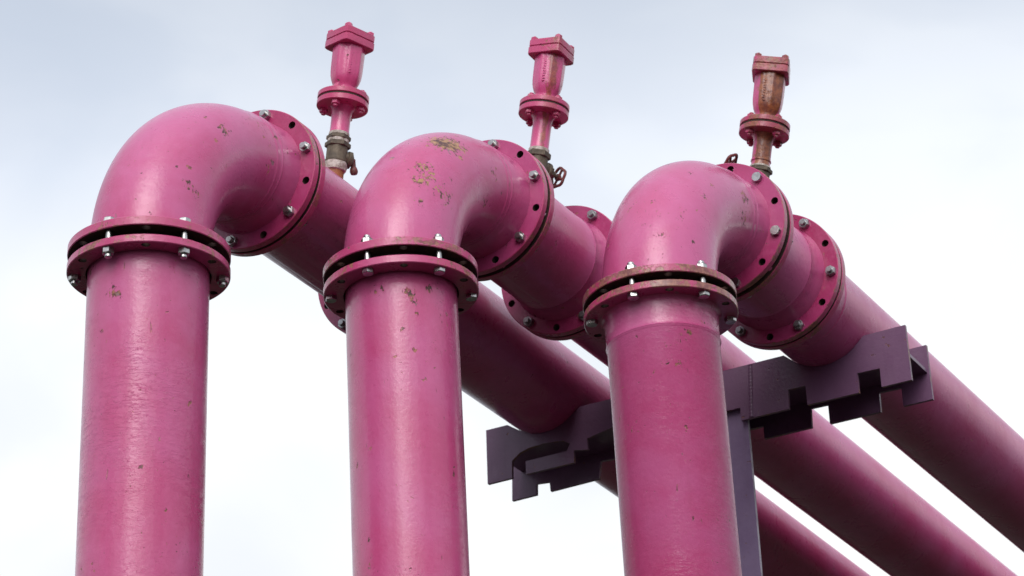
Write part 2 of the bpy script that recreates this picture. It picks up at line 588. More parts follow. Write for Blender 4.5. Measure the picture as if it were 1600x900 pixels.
# ------------------------------------------------------------------ ground
def ground():
    m, n, b = new_mat('rough_grass_and_gravel')
    tc = n.nodes.new('ShaderNodeTexCoord')
    v = tc.outputs['Object']
    c = mixc(n, thr(n, noise(n, v, 0.35, 6, 0.6), 0.4, 0.6), (0.032, 0.036, 0.024), (0.050, 0.042, 0.036))
    c = mixc(n, thr(n, noise(n, v, 9, 6, 0.7), 0.4, 0.7), c, (0.03, 0.027, 0.02))
    n.links.new(c, b.inputs['Base Color'])
    b.inputs['Roughness'].default_value = 0.95
    b.inputs['Specular IOR Level'].default_value = 0.15
    bp = n.nodes.new('ShaderNodeBump')
    bp.inputs['Strength'].default_value = 0.6
    bp.inputs['Distance'].default_value = 0.05
    n.links.new(noise(n, v, 14, 6, 0.7), bp.inputs['Height'])
    n.links.new(bp.outputs[0], b.inputs['Normal'])
    mb = MB()
    g, s = 40, 2400.0
    vs, fs = [], []
    for j in range(g + 1):
        for i in range(g + 1):
            x, y = (i / g - 0.5) * s, (j / g - 0.5) * s
            d = math.hypot(x - 6, y - 4)
            z = 0 if d < 40 else 1.2 * math.sin(x * 0.013) * math.cos(y * 0.017) * min(1, (d - 40) / 200)
            vs.append((x, y, z))
    for j in range(g):
        for i in range(g):
            a = j * (g + 1) + i
            fs.append((a, a + 1, a + g + 2, a + g + 1))
    mb.add(vs, fs)
    o = mb.build('ground', m)
    o['kind'] = 'structure'


ground()

# ------------------------------------------------------------------ the three pipelines
GZ = 1.6
ELEV = -0.00408
RL = RLN = 0.162
RE, RF, RB = 0.1645, 0.2205, 0.1986
PH_L, PH_E, PH_G = -0.48151, -0.22147, 0.15232
# corner x y z | leg joint faces below the corner | elbow joint front, back | second joint front | azimuth, elevation, leg tilt x y, bend
DATA = [
    (5.9737, 4.1422, 4.0222, .5125, .4897, .4617, .4362, .4928, .5551, 1.2284, .0051, .0021, .0046, -.0229, .0012),
    (6.6170, 3.7388, 4.0982, .5005, .4764, .4467, .4205, .5053, .5755, 1.0414, -.0025, .0006, -.0020, .0019, -.0046),
    (7.0275, 3.1277, 4.0088, .4867, .4641, .4397, .4150, .4823, .5566, .9011, -.0026, -.0027, -.0025, .0100, .0034)]
LEG_SPOTS = [
    [((5.810, 4.152, 5.006), .026, .34), ((5.813, 4.134, 4.986), .014, .3), ((5.827, 4.231, 4.908), .05, .13),
     ((5.942, 4.005, 4.691), .012, .34), ((5.938, 4.007, 4.645), .010, .32), ((5.949, 4.008, 4.487), .010, .3),
     ((5.883, 4.036, 4.379), .012, .3), ((5.813, 4.190, 4.889), .015, .25)],
    [((6.491, 3.639, 5.130), .026, .36), ((6.501, 3.630, 5.102), .015, .32), ((6.496, 3.632, 4.957), .014, .34),
     ((6.506, 3.625, 5.070), .011, .3), ((6.459, 3.723, 5.146), .03, .22), ((6.534, 3.602, 5.153), .016, .33),
     ((6.461, 3.763, 4.685), .013, .3), ((6.458, 3.759, 4.599), .010, .3), ((6.464, 3.778, 4.420), .011, .3)],
    [((6.869, 3.132, 5.011), .014, .3), ((6.928, 2.996, 5.014), .010, .3), ((6.882, 3.186, 4.875), .010, .3),
     ((6.902, 3.025, 4.914), .012, .25), ((7.039, 2.956, 4.615), .06, .12), ((7.025, 2.954, 4.460), .07, .13)]]
ELB_SPOTS = [
    [((5.929, 4.006, 5.337), .026, .26), ((5.962, 3.991, 5.317), .026, .24), ((5.910, 4.025, 5.379), .013, .28),
     ((5.851, 4.095, 5.354), .010, .32), ((6.105, 3.997, 5.572), .03, .2), ((6.359, 3.989, 5.664), .014, .3),
     ((6.318, 3.992, 5.556), .011, .32)],
    [((6.751, 3.614, 5.704), .070, .34), ((6.690, 3.630, 5.690), .055, .30), ((6.593, 3.630, 5.560), .050, .30),
     ((6.557, 3.633, 5.504), .026, .25), ((6.612, 3.591, 5.485), .05, .17), ((6.898, 3.576, 5.672), .025, .28),
     ((6.881, 3.595, 5.571), .03, .24), ((6.535, 3.623, 5.430), .02, .22)],
    [((7.110, 3.029, 5.603), .024, .2), ((7.147, 2.983, 5.564), .018, .28), ((7.080, 2.982, 5.493), .024, .22),
     ((7.344, 2.966, 5.606), .03, .22), ((7.068, 2.996, 5.512), .09, .13), ((7.171, 2.966, 5.454), .04, .16),
     ((7.340, 2.974, 5.528), .03, .18), ((6.978, 2.980, 5.305), .026, .16)]]
LABELS = [
    'pink pipeline with the leftmost upright leg, its elbow highest at far left and longest spool',
    'pink pipeline with the middle upright leg, its elbow top scraped brown',
    'pink pipeline with the rightmost upright leg, which has a weld bead under its flange']
FLANGE_LABEL = {(2, 'leg_up'): 'rusty brown-edged flange'}


def make_bolt_proto(grip, steel):
    """bolt about +z: head below z=0, nut above z=grip"""
    b = MB()
    hexprism(b, 0.0, -0.0130, 0.0295, -0.0022)
    lathe(b, (0, 0, 0), (0, 0, 1), [(0.0, -0.001), (0.0098, -0.001), (0.0098, grip + 0.0240), (0.0086, grip + 0.0260), (0.0, grip + 0.0260)], 20)
    bo = b.build('bolt', steel, None, 25)
    k = MB()
    hexprism(k, grip, grip + 0.0160, 0.0295)
    no = k.build('nut', steel, bo, 25)
    return bo, no


def place_bolts(proto, parent, O, n, u, phase, count, flip, grip):
    n, u = Vector(n).normalized(), Vector(u).normalized()
    v = n.cross(u)
    bo, no = proto
    for k in range(count):
        if k == 0:
            b, nu = bo, no
        else:
            b, nu = bo.copy(), no.copy()
            COL.objects.link(b)
            COL.objects.link(nu)
            nu.parent = b
        a = phase + 2 * PI * k / count
        c = Vector(O) + (u * math.cos(a) + v * math.sin(a)) * RB
        ax = n
        if flip:
            c = c + n * grip
            ax = -n
        q = ax.to_track_quat('Z', 'Y').to_matrix().to_4x4() @ Matrix.Rotation(rnd.uniform(0, PI / 3), 4, 'Z')
        push = rnd.uniform(-0.004, 0.002) if True else 0
        b.parent = parent
        b.matrix_local = Matrix.Translation(c) @ q
        nu.rotation_euler = (0, 0, rnd.uniform(0, PI / 3))


def frame(i):
    (X, Y, Z, l0, l1, l2, l3, e0, e1, g0, az, el, tx, ty, db) = DATA[i]
    C = Vector((X, Y, Z + GZ))
    z = Vector((tx, ty, 1)).normalized()
    e = ELEV + el
    d = Vector((math.cos(e) * math.cos(az), math.cos(e) * math.sin(az), -math.sin(e)))
    return C, z, d


def pipeline(i):
    RL = (0.1645, 0.1590, 0.1605)[i]
    (X, Y, Z, l0, l1, l2, l3, e0, e1, g0, az, el, tx, ty, db) = DATA[i]
    C, z, d = frame(i)
    base = C - z * (C.z / z.z)
    T = thing('pink_pipeline', base, LABELS[i], 'pipeline', 'pink bolted pipelines side by side')
    C = C - base
    loc = lambda sp: [(Vector(c) - base, r, k) for c, r, k in sp]
    rl = [0.64, 0.66, 0.95][i]
    leg_m = paint('leg_paint', spots=loc(LEG_SPOTS[i]), wrinkle=[0.42, 0.2, 0.22][i], chips=[0.0, 0.05, -0.1][i], rough=[0.29, 0.28, 0.22][i], seed=i * 2.3)
    elb_m = paint('elbow_paint', spots=loc(ELB_SPOTS[i]), wrinkle=0.15, chips=[0.1, 0.2, 0.1][i], tan=[(0.31, 0.125, 0.075), (0.36, 0.20, 0.10), (0.31, 0.14, 0.085)][i], seed=i * 3.7 + 1)
    pip_m = paint('pipe_paint', chips=-0.9, seed=i * 1.9 + 2, wrinkle=0.1)
    fl_m = paint('flange_paint', chips=-0.1, base=(0.31, 0.024, 0.100), light=(0.36, 0.048, 0.155), seed=i + 5)
    rim_m = paint('flange_rim_paint', base=(0.40, 0.036, 0.12), light=(0.46, 0.07, 0.19), chips=0.3, rust=rl, seed=i + 6, rustcol=(0.13, 0.055, 0.035), tan=(0.30, 0.15, 0.09))
    rim_b = paint('worn_rim_paint', base=(0.38, 0.035, 0.115), light=(0.44, 0.06, 0.16), chips=0.4, rust=0.68, seed=i + 7, rustcol=(0.11, 0.05, 0.035))
    up = (Vector((0, 0, 1)) - d * d.z).normalized()
    xh = Vector((1, 0, 0))
    xh = (xh - z * xh.dot(z)).normalized()
    # --- vertical leg
    mb = MB()
    H = (C - z * l1).dot(z)
    Lb = C - z * l0
    def bead(L0, w=0.006, h=0.0035, k=6):
        return [(h * math.sin(PI * j / k), L0 + w * (j / k - 0.5)) for j in range(k + 1)]
    prof = [(RL, -Lb.length - 0.3)]
    if i == 2:
        for hh, ll in bead(-0.088, 0.013, 0.0026):
            prof.append((RL + hh + (0.0015 if ll > -0.088 else 0), ll))
        prof += [(RL + 0.0015, -0.06), (RL + 0.0022, -0.030), (RL + 0.0035, -0.014), (RL + 0.007, -0.005), (RL + 0.014, 0.002)]
    else:
        prof += [(RL, -0.05), (RL, 0.016)]
    prof += [(RL - 0.004, l0 - l1 - 0.001), (RL - 0.014, l0 - l1 - 0.001)]
    lathe(mb, Lb, z, prof, 128, xh)
    leg = mb.build('vertical_pipe', leg_m, T)
    mb = MB()
    bore = RL + (0.0005 if i == 2 else 0.005)
    ring_flange(mb, Lb, z, xh, l0 - l1, bore, RF, RB, 0.0118, PH_L)
    mb.build('pipe_flange', [fl_m, rim_m, DARK_JOINT], leg, 30, 1e-5)
    # --- gasket of the leg joint, set back from the rims
    mb = MB()
    lathe(mb, C - z * (l1 - 0.0005), z, [(0.12, 0), (0.172, 0), (0.172, l1 - l2 - 0.001), (0.12, l1 - l2 - 0.001)], 72, xh)
    mb.build('gasket', GASKET, T)
    # --- elbow: arc tangent to the leg and to the horizontal run
    Rc = 0.45859 + db
    th = math.acos(max(-1, min(1, z.dot(d))))
    Tn = Rc * math.tan(th / 2)
    A0 = C - z * Tn
    w = (d - z * d.dot(z)).normalized()
    c0 = A0 + w * Rc
    pts, rad = [], []
    a_end = C - z * (l3 + 0.004) 
    pts.append(C - z * (l2 - 0.001))
    rad.append(RE)
    nA = 72
    for j in range(nA + 1):
        t = th * j / nA
        pts.append(c0 - w * Rc * math.cos(t) + z * Rc * math.sin(t))
        # weld lines: one near each mouth
        s = Rc * t
        s2 = Rc * (th - t)
        r = RE
        for q in (s2 - 0.075, s2 - 0.048):
            r += 0.0022 * math.exp(-(q / 0.0055) ** 2)
        r += 0.0045 * max(0, 1 - s2 / 0.05)
        rad.append(r)
    pts.append(C + d * (e0 + 0.002))
    rad.append(RE + 0.009)
    # resample near the far mouth so the weld lines are crisp
    P2, R2 = [], []
    for j in range(len(pts) - 1):
        k = 5 if j > nA - 22 and j < nA else 1
        for q in range(k):
            f = q / k
            if k > 1:
                t = th * (j - 1 + f) / nA
                P2.append(c0 - w * Rc * math.cos(t) + z * Rc * math.sin(t))
                s2 = Rc * (th - t)
                r = RE + 0.0045 * max(0, 1 - s2 / 0.05)
                for qq in (s2 - 0.075, s2 - 0.048):
                    r += 0.0024 * math.exp(-(qq / 0.0035) ** 2)
                R2.append(r)
            else:
                P2.append(pts[j])
                R2.append(rad[j])
    P2.append(pts[-1])
    R2.append(rad[-1])
    if (P2[0] - P2[1]).dot(z) > -1e-4:
        P2.pop(1)
        R2.pop(1)
    mb = MB()
    sweep(mb, P2, R2, 128, hint=z.cross(w))
    elb = mb.build('pipe_elbow', elb_m, T, 40)
    mb = MB()
    ring_flange(mb, C - z * l2, z, xh, l2 - l3, RE - 0.001, RF, RB, 0.0118, PH_L, dark=-1)
    f = mb.build('pipe_flange', [fl_m, rim_m, DARK_JOINT], elb, 30, 1e-5)
    if i == 2:
        f['label'] = 'flange with a rusty brown rim'
    ft = 0.0255
    mb = MB()
    ring_flange(mb, C + d * e0, d, up, ft, RE + 0.004, RF, RB, 0.0118, PH_E)
    mb.build('pipe_flange', [fl_m, rim_b, DARK_JOINT], elb, 30, 1e-5)
    # --- spool between the two horizontal joints
    mb = MB()
    gap = (e1 - e0) - 2 * ft
    s0 = e0 + ft + gap
    gt, gg = 0.0265, 0.010
    lathe(mb, C, d, [(0.14, s0 + 0.001), (RLN, s0 + 0.001), (RLN, s0 + ft - 0.002), (RLN + 0.007, s0 + ft + 0.003), (RLN + 0.0025, s0 + ft + 0.018), (RLN, s0 + ft + 0.032),
                     (RLN, g0 - 0.085), (RLN + 0.0025, g0 - 0.081), (RLN, g0 - 0.077), (RLN, g0 - 0.045), (RLN + 0.004, g0 - 0.018),
                     (RLN + 0.012, g0 - 0.002), (RLN + 0.012, g0 + 0.004), (RLN, g0 + gt - 0.002), (0.14, g0 + gt - 0.002)], 128, up)
    sp = mb.build('spool_pipe', pip_m, T)
    mb = MB()
    ring_flange(mb, C + d * s0, d, up, ft, RLN - 0.001, RF, RB, 0.0118, PH_E, dark=-1)
    mb.build('pipe_flange', [fl_m, rim_b, DARK_JOINT], sp, 30, 1e-5)
    mb = MB()
    ring_flange(mb, C + d * g0, d, up, gt, RLN + 0.004, RF, RB, 0.0118, PH_G)
    mb.build('pipe_flange', [fl_m, rim_b, DARK_JOINT], sp, 30, 1e-5)
    mb = MB()
    lathe(mb, C + d * (e0 + ft + 0.0005), d, [(0.12, 0), ([0.188, 0.205, 0.205][i], 0), ([0.188, 0.205, 0.205][i], gap - 0.001), (0.12, gap - 0.001)], 72, up)
    mb.build('gasket', GASKET, T)
    mb = MB()
    lathe(mb, C + d * (g0 + gt + 0.0005), d, [(0.12, 0), (0.178, 0), (0.178, gg - 0.001), (0.12, gg - 0.001)], 72, up)
    mb.build('gasket', GASKET, T)
    # --- long run
    mb = MB()
    q0 = g0 + gt + gg
    prof = [(0.14, q0 + 0.001), (RLN, q0 + 0.001), (RLN, q0 + gt), (RLN + 0.004, q0 + gt + 0.003), (RLN, q0 + gt + 0.012)]
    wl = q0 + 0.17
    prof += [(RLN, wl - 0.006), (RLN + 0.0022, wl - 0.003), (RLN + 0.0028, wl), (RLN + 0.0022, wl + 0.003), (RLN, wl + 0.006)]
    for s in (6.4, 12.6, 18.8, 25.0):
        prof += [(RLN, s - 0.006), (RLN + 0.0025, s), (RLN, s + 0.006)]
    prof += [(RLN, 30.0), (0.15, 30.0)]
    lathe(mb, C, d, prof, 128, up)
    lp = mb.build('long_pipe', pip_m, T)
    mb = MB()
    ring_flange(mb, C + d * q0, d, up, gt, RLN - 0.001, RF, RB, 0.0118, PH_G, dark=-1)
    mb.build('pipe_flange', [fl_m, rim_b, DARK_JOINT], lp, 30, 1e-5)
    # --- bolts: six in the twelve holes of each joint
    gl = l0 - l3
    flipL = (i == 0)
    place_bolts(make_bolt_proto(gl, STEEL), T, C - z * l0, z, xh, PH_L + PI / 6, 6, flipL, gl)
    ge = s0 + ft - e0
    place_bolts(make_bolt_proto(ge, STEEL), T, C + d * e0, d, up, PH_E + (0 if i == 2 else PI / 6), 6, i != 2, ge)
    gG = 2 * gt + gg
    place_bolts(make_bolt_proto(gG, STEEL2), T, C + d * g0, d, up, PH_G + PI / 6, 6, True, gG)
    return T


for i in range(3):
    pipeline(i)

# ------------------------------------------------------------------ air valves on the spools
VAL = [dict(s=.926, roll=R(-8.61), dz=0.0, bottom_ring=True, cap_az=R(250), bonnet_az=R(-38), wheel=False, rust=0.12,
            stain=None,
            label='bright pink air valve with square cap turned cornerwise, on a stub of orange pipe'),
       dict(s=.809, roll=R(-10.84), dz=0.012, bottom_ring=False, cap_az=R(181), bonnet_az=R(-22), wheel=True, rust=0.33,
            tilt=-0.06, stain=(R(224), R(17), 0.75),
            label='pink air valve with a rust streak, red handwheel on its right, behind the middle elbow'),
       dict(s=.721, roll=R(-11.68), dz=-0.006, bottom_ring=False, cap_az=R(202), bonnet_az=R(100), wheel=True, rust=0.62,
            tilt=0.62, reach=0.118, stain=(R(216), R(50), 0.95),
            label='rusty brown air valve with red handwheel on its left, behind the right elbow')]


def handwheel(mb, O, n, Rw=0.031, hint=(0, 0, 1)):
    n, u, v = basis(n, hint)
    O = Vector(O)
    seg, ts = 60, 10
    vs, fs = [], []
    for i in range(seg):
        a = 2 * PI * i / seg
        rad = Rw * (1 + 0.07 * math.cos(5 * a))
        rv = u * math.cos(a) + v * math.sin(a)
        for j in range(ts):
            b = 2 * PI * j / ts
            vs.append(O + rv * (rad + 0.0050 * math.cos(b)) + n * 0.0050 * math.sin(b))
    for i in range(seg):
        for j in range(ts):
            fs.append((i * ts + j, i * ts + (j + 1) % ts, ((i + 1) % seg) * ts + (j + 1) % ts, ((i + 1) % seg) * ts + j))
    mb.add(vs, fs)
    for k in range(4):
        a = 2 * PI * k / 4 + 0.5
        dr = u * math.cos(a) + v * math.sin(a)
        lathe(mb, O, dr, [(0.0052, 0.0), (0.0040, Rw * 0.5), (0.0045, Rw * 0.98)], 10)
    lathe(mb, O - n * 0.007, n, [(0.0105, 0), (0.011, 0.003), (0.011, 0.010), (0.009, 0.013)], 20)
    lathe(mb, O + n * 0.005, n, [(0.0065, 0), (0.0065, 0.006)], 6)


def hexband(mb, O, n, h0, h1, af, mi=0, a0=0.0):
    n, u, v = basis(n)
    rc = af / math.sqrt(3)
    O = Vector(O)
    vs = []
    for r, h in ((rc * 0.95, h0), (rc, h0 + 0.002), (rc, h1 - 0.002), (rc * 0.95, h1)):
        for i in range(6):
            a = a0 + PI / 3 * i
            vs.append(O + n * h + (u * math.cos(a) + v * math.sin(a)) * r)
    fs = [tuple(range(6)), tuple(range(18, 24))]
    for j in range(3):
        for i in range(6):
            fs.append((j * 6 + i, j * 6 + (i + 1) % 6, (j + 1) * 6 + (i + 1) % 6, (j + 1) * 6 + i))
    mb.add(vs, fs, mi)


def air_valve(i):
    p = VAL[i]
    C, z, d = frame(i)
    P = C + d * p['s']
    n = Vector((0, math.sin(p['roll']), math.cos(p['roll'])))
    base = P + n * 0.160
    q = Matrix.Rotation(-p['roll'], 4, 'X')
    T = thing('air_valve', base, p['label'], 'valve', 'air valves standing on the pipes', rot=q.to_euler())
    vm = paint('valve_paint', base=(0.47, 0.042, 0.15), light=(0.52, 0.08, 0.22), chips=0.15, rust=p['rust'], rough=0.26, seed=i * 4.1 + 9,
               rustcol=(0.21, 0.07, 0.035), tan=(0.32, 0.13, 0.065), stain=p['stain'])
    fm = paint('valve_flange_paint', base=(0.41, 0.034, 0.115), light=(0.47, 0.06, 0.165), chips=0.2, rust=min(1, p['rust'] + 0.18), rough=0.35, seed=i * 4.1 + 11,
               rustcol=(0.14, 0.048, 0.030), tan=(0.27, 0.115, 0.07), stain=(*p['stain'][:2], p['stain'][2] * 0.5) if p['stain'] else None)
    Z = Vector((0, 0, 1))
    h = lambda x: x - 0.160          # heights below are measured from the pipe's axis
    up = p['dz']
    # stub welded to the pipe
    mb = MB()
    lathe(mb, (0, 0, 0), Z, [(0.034, -0.006), (0.031, 0.004), (0.0285, 0.008), (0.0285, h(0.222))], 40)
    mb.build('pipe_stub', PRIMER, T)
    mb = MB()
    lathe(mb, (0, 0, 0), Z, [(0.0285, h(0.206)), (0.0335, h(0.209)), (0.0355, h(0.222)), (0.0350, h(0.234)), (0.031, h(0.237))], 40,
          mod=lambda a, hh: 1 + 0.03 * math.sin(5 * a + hh * 300) + 0.02 * math.sin(11 * a))
    mb.build('sealing_tape', TAPE, T)
    # gate valve: round waist, hexagon ends, bonnet to one side
    mb = MB()
    lathe(mb, (0, 0, 0), Z, [(0.032, h(0.232)), (0.0345, h(0.236)), (0.0345, h(0.242)), (0.0325, h(0.246)), (0.0325, h(0.290)), (0.030, h(0.292))], 40)
    hexband(mb, (0, 0, 0), Z, h(0.286), h(0.302) + up * 0.3, 0.070)
    gv = mb.build('gate_valve', BRASS, T)
    ba = p['bonnet_az']
    bd = Vector((math.cos(ba), math.sin(ba), p.get('tilt', -0.06))).normalized()
    bo = Vector((0, 0, h(0.258)))
    mb = MB()
    if p['wheel']:
        lathe(mb, bo, bd, [(0.026, 0.0), (0.026, 0.034), (0.029, 0.036), (0.029, 0.044), (0.022, 0.047), (0.018, 0.056), (0.012, 0.060), (0.012, 0.070), (0.006, 0.072), (0.006, p.get('reach', 0.090) - 0.002)], 28)
        hexband(mb, bo, bd, 0.0445, 0.056, 0.040)
        mb.build('bonnet', BRASS, gv)
        mb = MB()
        handwheel(mb, bo + bd * p.get('reach', 0.090), bd, 0.0315)
        mb.build('handwheel', WHEEL, gv)
    else:
        lathe(mb, bo, bd, [(0.022, 0.0), (0.0225, 0.032), (0.0265, 0.034), (0.0265, 0.046), (0.020, 0.049), (0.016, 0.052)], 28)
        mb.build('bonnet', BRASS, gv)
        mb = MB()
        lv = bo + bd * 0.050
        lathe(mb, lv - bd * 0.004, bd, [(0.010, 0), (0.010, 0.010), (0.008, 0.014)], 8)
        lathe(mb, lv + bd * 0.004, Vector((0.15, -0.15, -1)), [(0.0085, -0.004), (0.008, 0.018), (0.0105, 0.022), (0.0125, 0.030), (0.0125, 0.036), (0.010, 0.042)], 12)
        mb.build('stop_lever', WHEEL, gv)
    # collar above the gate valve
    mb = MB()
    if p['bottom_ring']:
        lathe(mb, (0, 0, 0), Z, [(0.031, h(0.300)), (0.0335, h(0.301)), (0.0335, h(0.311)), (0.031, h(0.312))], 40, mi=1)
        hexband(mb, (0, 0, 0), Z, h(0.311), h(0.325), 0.066, 0)
        lathe(mb, (0, 0, 0), Z, [(0.030, h(0.324)), (0.0325, h(0.325)), (0.0320, h(0.334)), (0.030, h(0.335))], 40, mi=1)
        st0 = 0.333
    else:
        lathe(mb, (0, 0, 0), Z, [(0.030, h(0.300)), (0.0335, h(0.302)), (0.0330, h(0.310) + up * 0.5), (0.030, h(0.312) + up * 0.5)], 40, mi=1)
        st0 = 0.308 + up * 0.4
    mb.build('coupling', [BRASS, TAPE], T)
    # pink riser with the lower flange
    mb = MB()
    f0 = h(0.420) + up
    prof = [(0.0310, h(st0)), (0.0310, h(st0) + 0.004), (0.0300, h(st0) + 0.006)]
    if i == 2:
        prof += [(0.0300, h(st0) + 0.016), (0.0325, h(st0) + 0.018), (0.0325, h(st0) + 0.022), (0.0300, h(st0) + 0.024)]
    prof += [(0.0302, f0 - 0.030), (0.0325, f0 - 0.012), (0.040, f0 - 0.001), (0.040, f0 + 0.003), (0.02, f0 + 0.003)]
    lathe(mb, (0, 0, 0), Z, prof, 48)
    riser = mb.build('riser_pipe', vm, T)
    mb = MB()
    lathe(mb, (0, 0, 0), Z, [(0.03, f0), (0.0785, f0), (0.0800, f0 + 0.0015), (0.0800, f0 + 0.0165), (0.0785, f0 + 0.018), (0.03, f0 + 0.018)], 72)
    mb.build('lower_flange', fm, riser)
    mb = MB()
    lathe(mb, (0, 0, 0), Z, [(0.02, f0 + 0.0182), (0.0765, f0 + 0.0182), (0.0765, f0 + 0.0248), (0.02, f0 + 0.0248)], 60)
    mb.build('gasket', GASKET, T)
    # ribbed bowl body with the upper flange
    b0 = f0 + 0.025
    t0 = h(0.622) + up * 0.9
    mb = MB()
    nr = 8

    def flute(a, hh):
        k = max(0.0, min(1.0, (hh - (b0 + 0.05)) / 0.03))
        c = abs(math.cos(nr / 2 * a + 0.4))
        return 1 + k * 0.055 * (c ** 6) - k * 0.01
    prof = [(0.02, b0 + 0.006), (0.036, b0 + 0.016), (0.0345, b0 + 0.024), (0.034, b0 + 0.040), (0.0355, b0 + 0.046), (0.0395, b0 + 0.054), (0.0435, b0 + 0.065),
            (0.0460, b0 + 0.078), (0.0475, b0 + 0.095), (0.0480, b0 + 0.115), (0.0485, t0 - 0.012), (0.0485, t0 + 0.004), (0.03, t0 + 0.004)]
    lathe(mb, (0, 0, 0), Z, prof, 96, mod=flute)
    # raised casting marks, a cast plate standing just proud of the wall
    ca = math.atan2(-C.y, -C.x) + (0.15 if i == 0 else -0.3)
    cx = Vector((math.cos(ca), math.sin(ca), 0))
    sx = Vector((-math.sin(ca), math.cos(ca), 0))
    jr = random.Random(20 + i)
    for k in range(9):
        hh = b0 + 0.080 + k * 0.0085
        o_ = cx * 0.0455 + Z * hh + sx * jr.uniform(-0.0015, 0.0015)
        dr = (sx + Z * jr.uniform(-0.5, 0.5)).normalized()
        lathe(mb, o_ - dr * 0.0045 + cx * 0.0020, dr, [(0.0008, 0), (0.0019, 0.0015), (0.0019, 0.0075), (0.0008, 0.009)], 8)
    vb = mb.build('valve_body', vm, T, 40)
    mb = MB()
    lathe(mb, (0, 0, 0), Z, [(0.02, b0), (0.0785, b0), (0.0800, b0 + 0.0015), (0.0800, b0 + 0.0150), (0.0780, b0 + 0.0170), (0.02, b0 + 0.0170)], 72)
    mb.build('upper_flange', fm, vb)
    # bolts through the small flanges
    proto = None
    for k in range(4):
        a = PI / 4 + PI / 2 * k + ca + 0.25
        if proto is None:
            mb = MB()
            hexprism(mb, 0.0, -0.012, 0.024, -0.0015)
            hexprism(mb, 0.0425, 0.0525, 0.024, 0.0015)
            lathe(mb, (0, 0, 0), Z, [(0.007, -0.018), (0.007, 0.058)], 14)
            bo_ = mb.build('flange_bolt', fm, riser, 25)
            proto = bo_
        else:
            bo_ = proto.copy()
            COL.objects.link(bo_)
            bo_.parent = riser
        bo_.location = (0.060 * math.cos(a), 0.060 * math.sin(a), f0 - 0.0003)
        bo_.rotation_euler = (0, 0, rnd.uniform(0, 1))
    # square two-plate cap with clipped corners
    def square(hs, hw, cut, z0, z1, az):
        vs = []
        outl = []
        for k in range(4):
            a = PI / 2 * k
            for (x, y) in ((hw, -hw + cut), (hw, hw - cut), (hw - cut * 0.3, hw - cut * 0.3)):
                outl.append((x * math.cos(a) - y * math.sin(a), x * math.sin(a) + y * math.cos(a)))
        ca_, sa_ = math.cos(az), math.sin(az)
        c = 0.0018
        rings = [(1 - c / hw, z0), (1, z0 + c), (1, z1 - c), (1 - c / hw, z1)]
        for s, zz in rings:
            vs += [((x * ca_ - y * sa_) * s, (x * sa_ + y * ca_) * s, zz) for x, y in outl]
        K = len(outl)
        fs = [tuple(range(K)), tuple(range(3 * K, 4 * K))]
        for j in range(3):
            fs += [(j * K + q_, j * K + (q_ + 1) % K, (j + 1) * K + (q_ + 1) % K, (j + 1) * K + q_) for q_ in range(K)]
        return vs, fs
    az = p['cap_az']
    mb = MB()
    mb.add(*square(0, 0.0585, 0.014, t0, t0 + 0.0250, az))
    lathe(mb, (0, 0, 0), Z, [(0.046, t0 + 0.0245), (0.046, t0 + 0.0275)], 32)
    mb.build('cap_base', fm, T, 25)
    mb = MB()
    mb.add(*square(0, 0.0575, 0.014, t0 + 0.0270, t0 + 0.0500, az))
    lathe(mb, (0, 0, 0), Z, [(0.030, t0 + 0.0495), (0.028, t0 + 0.0560), (0.0, t0 + 0.058)], 32)
    cap = mb.build('cap', fm, T, 25)
    proto = None
    for k in range(4):
        a = az + PI / 4 + PI / 2 * k
        if proto is None:
            mb = MB()
            hexprism(mb, 0, 0.0095, 0.021, 0.0015)
            lathe(mb, (0, 0, 0), Z, [(0.006, -0.004), (0.006, 0.012), (0.004, 0.014)], 14)
            bo_ = mb.build('cap_bolt', fm, cap, 25)
            proto = bo_
        else:
            bo_ = proto.copy()
            COL.objects.link(bo_)
            bo_.parent = cap
        bo_.location = (0.061 * math.cos(a), 0.061 * math.sin(a), t0 + 0.0500)
        bo_.rotation_euler = (0, 0, rnd.uniform(0, 1))


for i in range(3):
    air_valve(i)

